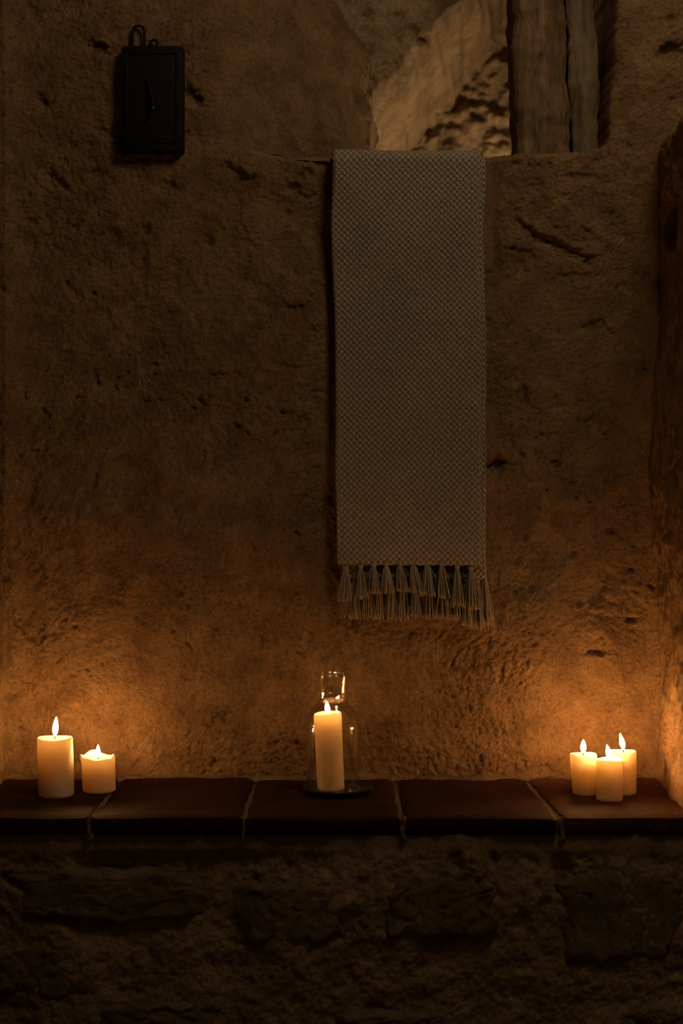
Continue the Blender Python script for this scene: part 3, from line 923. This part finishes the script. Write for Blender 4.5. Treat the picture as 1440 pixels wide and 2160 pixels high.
def sweep_cloth(name, xl_top, xr_top, xl_bot, xr_bot, y_front, thick, z_bot, over_y, z_top, seed, edge_r):
    """folded cloth: a flat rounded tube swept from the hem up the wall and over the sill"""
    path = []
    nzp = 260
    zt = z_top - 0.022
    for i in range(nzp + 1):
        q = i / nzp
        z = z_bot + (zt - z_bot) * q
        path.append((y_front, z, 1 - q))
    Rr = 0.022
    for a in np.linspace(0.08, math.pi / 2, 12):
        path.append((y_front + Rr - Rr * math.cos(a), zt + Rr * math.sin(a), 0.0))
    for y in np.linspace(y_front + Rr + 0.01, over_y, 24)[0:]:
        path.append((y, z_top - 0.012 * max(0, (y - 0.02)), 0.0))
    # cross-section: front skin then back skin
    nf = 120
    sec = []
    for i in range(nf + 1):
        sec.append((i / nf, 1.0))
    for a in np.linspace(0, math.pi, 9)[1:-1]:
        sec.append(('r', a))
    for i in range(24 + 1):
        sec.append((1 - i / 24, -1.0))
    for a in np.linspace(0, math.pi, 9)[1:-1]:
        sec.append(('l', a))
    ns = len(sec)
    P = len(path)
    W = noise2(P, ns + 20, 0.004, 2.0, 0.10, 0.6, seed)[:, :ns] * 0.0012
    Wc = noise2(P, 16, 0.004, 1.8, 0.15, 1.0, seed + 1)[:, :2] * 0.0015
    V = np.zeros((P, ns + 1, 3)); UV = np.zeros((P, ns + 1, 2))
    s_acc = 0
    for j, (y, z, low) in enumerate(path):
        if j: s_acc += math.dist(path[j][:2], path[j - 1][:2])
        a, b = path[max(j - 1, 0)], path[min(j + 1, P - 1)]
        ty, tz = b[0] - a[0], b[1] - a[1]
        l = math.hypot(ty, tz); ty /= l; tz /= l
        ny_, nz_ = -tz, ty                                   # outward (towards the room / up)
        xl = xl_top + (xl_bot - xl_top) * low + Wc[j, 0]; xr = xr_top + (xr_bot - xr_top) * low + Wc[j, 1]
        for i, (p, s) in enumerate(sec):
            if p == 'r':
                x = xr + edge_r * math.sin(s); off = thick / 2 * math.cos(s); u = xr + edge_r * s
            elif p == 'l':
                x = xl - edge_r * math.sin(s); off = -thick / 2 * math.cos(s); u = xl - edge_r * s
            else:
                x = xl + (xr - xl) * p; off = s * thick / 2; u = x
            w = W[j, i] if (p not in ('r', 'l') and s > 0) else 0
            if p not in ('r', 'l') and s > 0 and j == 0: w -= thick * 0.3
            V[j, i] = (x, y + ny_ * (off + w), z + nz_ * (off + w))
            UV[j, i] = (u, s_acc)
        V[j, ns] = V[j, 0]; UV[j, ns] = (xl - edge_r * math.pi, s_acc)
    V = V - np.array(OFF)
    nyv, nxv = V.shape[:2]
    F = grid_faces(nyv, nxv, flip=False)
    me = mesh_np(name, V.reshape(-1, 3), F, uv=UV.reshape(-1, 2))
    return me

dF = 2.765
ZB = sz(1193, dF)
under = link('cloth_layer', sweep_cloth('cloth_under', sx(712, dF), sx(1019, dF), sx(728, dF), sx(1024, dF), -0.016, 0.010, ZB - 0.028, 0.26, 1.6655, 501, 0.004), M['cloth'], blanket)
outer = link('cloth_layer', sweep_cloth('cloth_outer', sx(705, dF - 0.03), sx(1010, dF - 0.03), sx(718, dF - 0.03), sx(1013, dF - 0.03), -0.028, 0.012, ZB, 0.24, 1.6770, 511, 0.006), M['cloth'], blanket)
under['label'] = 'inner folded layer showing along the right edge'
outer['label'] = 'front face with a lozenge weave'

def tassel(x, y, ztop, length, lean, spread, seed, strands=44):
    r = random.Random(seed)
    bm = bmesh.new()
    kr = 0.0048
    # knot: a small wrapped bead
    add_lathe(bm, [(0.002, 0.004), (kr * 0.9, 0.003), (kr * 1.08, 0.0), (kr * 0.95, -0.003), (kr * 0.7, -0.006)], 10)
    for k in range(3):
        a0 = r.uniform(0, 6.28)
        add_tube(bm, [(kr * 0.85 * math.cos(a0 + t_), kr * 0.85 * math.sin(a0 + t_), 0.003 - 0.005 * t_ / 3.14 + k * 0.0005) for t_ in np.linspace(0, 3.6, 7)], 0.0013, 5)
    for k in range(strands):
        a = r.uniform(0, 6.28); q = math.sqrt(r.random())
        L = length * r.uniform(0.90, 1.05)
        ex, ey = q * spread * math.cos(a), q * spread * 0.75 * math.sin(a)
        if r.random() < 0.07: ex *= 1.9
        pts = []
        ph = r.uniform(0, 6.28)
        for i in range(7):
            t_ = i / 6
            w = (t_ ** 0.75)
            pts.append((kr * 0.6 * q * math.cos(a) * (1 - t_) + ex * w + lean * t_ ** 1.3 + 0.0010 * math.sin(5 * t_ + ph) * t_,
                        kr * 0.6 * q * math.sin(a) * (1 - t_) + ey * w + 0.0008 * math.cos(4 * t_ + ph) * t_,
                        -0.004 - (L - 0.004) * t_))
        add_tube(bm, pts, [0.0010, 0.00105, 0.00105, 0.00105, 0.0011, 0.0011, 0.0010], 4)
    bmesh.ops.translate(bm, vec=Vector((x, y, ztop)) - OFF, verts=bm.verts)
    return bm_mesh('tassel', bm, True)

front = [(730, 1199, 1270, -4), (761, 1196, 1264, 3), (789, 1193, 1254, 1), (815, 1190, 1253, 3), (845, 1187, 1250, 7), (873, 1186, 1251, 8), (903, 1188, 1258, 0),
         (933, 1190, 1262, 4), (967, 1197, 1281, 3), (996, 1200, 1286, 3)]
for k, (px, y0, y1, ln) in enumerate(front):
    z0 = sz(y0, dF - 0.03); L = (y1 - y0) * (dF - 0.03) / 3000
    link('tassel', tassel(sx(px, dF - 0.03), -0.030, z0, L, ln * 0.0009, 0.0145, 600 + k), M['yarn'], outer)
rear = [(748, 1222, 1306, 0), (774, 1222, 1304, 2), (800, 1220, 1306, -2), (826, 1220, 1305, 2), (850, 1219, 1308, 0), (876, 1220, 1303, 3), (905, 1220, 1304, 0),
        (934, 1222, 1305, 3), (960, 1224, 1308, 4), (984, 1226, 1320, 4), (1008, 1226, 1328, 4), (1022, 1205, 1320, 8)]
for k, (px, y0, y1, ln) in enumerate(rear):
    z0 = sz(y0, dF); L = (y1 - y0) * dF / 3000
    link('tassel', tassel(sx(px, dF), -0.016, z0, L, ln * 0.0009, 0.0140, 640 + k), M['yarn'], under)

# ------------------------------------------------------------------ candles
def flame_mesh(h, w, lean, seed):
    bm = bmesh.new()
    prof = [(0.0, 0.0), (0.30, 0.03), (0.62, 0.12), (0.90, 0.26), (1.0, 0.38), (0.93, 0.52), (0.74, 0.67), (0.48, 0.81), (0.22, 0.93), (0.0, 1.0)]
    def fn(a, r_, z, i):
        q = z / h
        return (r_ * math.cos(a) + lean * q ** 1.4, r_ * math.sin(a) * 0.8, z)
    add_lathe(bm, [(r_ * w / 2, z * h) for r_, z in prof], 20, fn)
    bmesh.ops.recalc_face_normals(bm, faces=bm.faces)
    return bm_mesh('flame', bm, True)

def candle(name, label, x, depth, r0, h, lean_x, seed, dip=0.004, wick_h=0.008, flame=(0.024, 0.008, 0.0), wavy=None, taper=0.0, z0=LEDGE, group=None, pool=0.0, ridges=0.0, wick_x=0.0, tilt=0.0, fmat='flame'):
    y = depth - CAM_D
    root = empty(name, (x, y, z0))
    tag(root, label, 'candle', group)
    rr = random.Random(seed)
    ph = [rr.uniform(0, 6.28) for _ in range(6)]
    n = 64
    prof = [(0.0, 0.0), (r0 * 0.5, 0.0), (r0 * 0.93, 0.0), (r0 * 0.985, 0.0015), (r0, 0.005)]
    m_ = 26
    for k in range(1, m_):
        prof.append((r0, 0.005 + (h - 0.009) * k / (m_ - 1)))
    prof += [(r0 * 0.985, h - 0.0022), (r0 * 0.95, h - 0.0004), (r0 * 0.90, h - 0.0004), (r0 * 0.84, h - dip * 0.45), (r0 * 0.72, h - dip * 0.8), (r0 * 0.5, h - dip), (r0 * 0.25, h - dip), (0.0, h - dip)]
    def fn(a, rad, z, i):
        q = z / h
        w = 1 + 0.010 * math.sin(2 * a + ph[0]) * q + 0.007 * math.sin(3 * a + ph[1] + 2 * q) + taper * (q - 0.5)
        w += ridges * math.sin(z / h * 60 + ph[2])
        zz_ = z
        if q > 0.80:
            e = (q - 0.80) / 0.20
            rim = min(1.0, rad / (r0 * 0.88))
            zz_ += e * rim ** 3 * 0.0010 * math.sin(2 * a + ph[3])
            if wavy:
                zz_ += e * rim ** 4 * wavy(a)[0]; w += e * rim ** 4 * wavy(a)[1]
            zz_ += e * tilt * rad * math.cos(a)
        return (rad * w * math.cos(a) + lean_x * q, rad * w * math.sin(a), zz_)
    bm = bmesh.new()
    add_lathe(bm, prof, n, fn)
    bmesh.ops.recalc_face_normals(bm, faces=bm.faces)
    nouter = len(bm.faces)
    zc = h - dip - 0.005
    while zc > 0.012:                                         # added unseen discs inside the wax, so the glow dies away downwards
        q = zc / h
        add_lathe(bm, [(0.0, zc + 0.001), (r0 * 0.5, zc), (r0 * 0.95, zc - 0.002)], 32, lambda a, rad, z, i: (rad * math.cos(a) + lean_x * q, rad * math.sin(a), z))
        zc -= 0.006
    for i_, f_ in enumerate(bm.faces):
        f_.material_index = 0 if i_ < nouter else 1
    me = bm_mesh('wax_body', bm, True)
    me.materials.append(M['wax']); me.materials.append(M['wax_baffle'])
    link('wax_body', me, None, root)
    wz = h - dip
    wx = lean_x + wick_x
    if pool:
        bm = bmesh.new()
        add_lathe(bm, [(0.0, wz + pool), (r0 * 0.4, wz + pool), (r0 * 0.72, wz + pool), (r0 * 0.80, wz + pool - 0.0012)], 40, lambda a, rad, z, i: (rad * math.cos(a) + lean_x, rad * math.sin(a), z))
        link('molten_wax_pool', bm_mesh('pool', bm, True), M['wax_pool'], root)
    bm = bmesh.new()
    add_tube(bm, [(wx, 0, wz - 0.003), (wx + 0.0003, 0, wz + wick_h * 0.5), (wx + 0.0008, -0.0004, wz + wick_h)], [0.0010, 0.0009, 0.0006], 7)
    link('wick', bm_mesh('wick', bm, True), M['wick'], root)
    fl = link('flame', flame_mesh(flame[0], flame[1], flame[2], seed), M[fmat], root)
    fl.location = (wx + 0.0004, 0, wz + wick_h * 0.62)
    return root

GL = 'pair of candles by the left wall'; GR = 'cluster of three candles by the partition'
candle('pillar_candle', 'tallest ivory pillar candle, flat-topped, leftmost on the ledge', sx(119, 2.626), 2.626, 0.0325, 0.107, -0.003, 1, dip=0.003, wick_h=0.0075,
       flame=(0.036, 0.0105, 0.0025), group=GL)
def drip(a):
    d = abs((a - math.radians(122) + math.pi) % (2 * math.pi) - math.pi)
    peak = 0.012 * math.exp(-(d / 0.50) ** 2)
    e = abs((a - math.radians(185) + math.pi) % (2 * math.pi) - math.pi)
    knob = math.exp(-(e / 0.20) ** 2)
    f = abs((a - math.radians(2) + math.pi) % (2 * math.pi) - math.pi)
    r_ = math.exp(-(f / 0.35) ** 2)
    return (peak + 0.005 * knob + 0.004 * r_ + 0.0012 * math.sin(5 * a), 0.16 * knob - 0.02 * r_)
candle('pillar_candle', 'short ivory candle with a melted drippy rim beside the tallest candle', sx(209, 2.668), 2.668, 0.0310, 0.064, -0.002, 2, dip=0.006, wick_h=0.007,
       flame=(0.024, 0.0082, -0.0005), wavy=drip, group=GL, pool=0.001)
DISH_D = 2.645
DX = sx(713, DISH_D)
candle('pillar_candle', 'slim leaning ivory candle inside the glass cloche', sx(698, 2.650), 2.650, 0.0255, 0.142, -0.0065, 3, dip=0.007, wick_h=0.007,
       flame=(0.024, 0.0095, -0.002), z0=LEDGE + 0.0072, taper=0.02, tilt=0.10, fmat='flame_low')
candle('pillar_candle', 'ivory candle at the left of the cluster of three', sx(1234, 2.64), 2.64, 0.0243, 0.0745, -0.004, 4, dip=0.003, wick_h=0.007,
       flame=(0.025, 0.0105, 0.0), group=GR, taper=0.06, ridges=0.002)
candle('pillar_candle', 'ivory candle at the front of the cluster of three with a bright molten pool', sx(1285, 2.584), 2.584, 0.0242, 0.0745, 0.0, 5, dip=0.006, wick_h=0.007,
       flame=(0.027, 0.0105, -0.005), group=GR, pool=0.0015, ridges=0.002)
candle('pillar_candle', 'ivory candle at the back right of the cluster of three nearest the partition', sx(1313, 2.642), 2.642, 0.0250, 0.0795, 0.0005, 6, dip=0.003, wick_h=0.007,
       flame=(0.031, 0.0098, -0.006), group=GR, ridges=0.002)

# ------------------------------------------------------------------ dish and glass cloche
d_root = empty('candle_dish', (DX, DISH_D - CAM_D, LEDGE))
tag(d_root, 'round black glazed dish under the cloche', 'dish')
bm = bmesh.new()
add_lathe(bm, [(0.0, 0.0012), (0.040, 0.0012), (0.046, 0.002), (0.058, 0.005), (0.0645, 0.0095), (0.0655, 0.0125), (0.0640, 0.0135), (0.0625, 0.0120), (0.0600, 0.0085), (0.0570, 0.0070), (0.0, 0.0070)], 64)
bmesh.ops.recalc_face_normals(bm, faces=bm.faces)
link('plate', bm_mesh('plate', bm, True, 60), M['dish'], d_root)
bm = bmesh.new()
add_lathe(bm, [(0.036, 0.0012), (0.036, 0.0), (0.040, 0.0), (0.041, 0.0014)], 48)
link('foot_ring', bm_mesh('foot_ring', bm, True, 60), M['dish'], d_root)

c_root = empty('glass_cloche', (sx(702, DISH_D), DISH_D - CAM_D, LEDGE + 0.0072))
tag(c_root, 'clear bottle-shaped glass cloche with an open neck standing on the black dish', 'glass cloche')
outp = [(0.0500, 0.0006), (0.0505, 0.004), (0.0505, 0.060), (0.0505, 0.112), (0.0502, 0.122), (0.0488, 0.131), (0.0460, 0.139), (0.0415, 0.147), (0.0360, 0.154), (0.0310, 0.160),
        (0.0283, 0.166), (0.0276, 0.172), (0.0280, 0.186), (0.0290, 0.200), (0.0300, 0.211)]
th = 0.0022
inp = [(r_ - th, z) for r_, z in reversed(outp)]
bm = bmesh.new()
prof_ = outp + [(0.0303, 0.2135), (0.0295, 0.2150), (0.0283, 0.2138)] + inp
add_lathe(bm, prof_ + [prof_[0]], 72)
bmesh.ops.remove_doubles(bm, verts=bm.verts, dist=1e-6)
bmesh.ops.recalc_face_normals(bm, faces=bm.faces)
link('glass_body', bm_mesh('glass_body', bm, True, 70), M['glass'], c_root)
bm = bmesh.new()
rim = [(0.0297 * math.cos(a), 0.0297 * math.sin(a), 0.2145) for a in np.linspace(0, 2 * math.pi, 49)[:-1]]
add_tube(bm, rim, 0.0017, 8, closed=True)
link('rim', bm_mesh('rim', bm, True), M['glass_rim'], c_root)
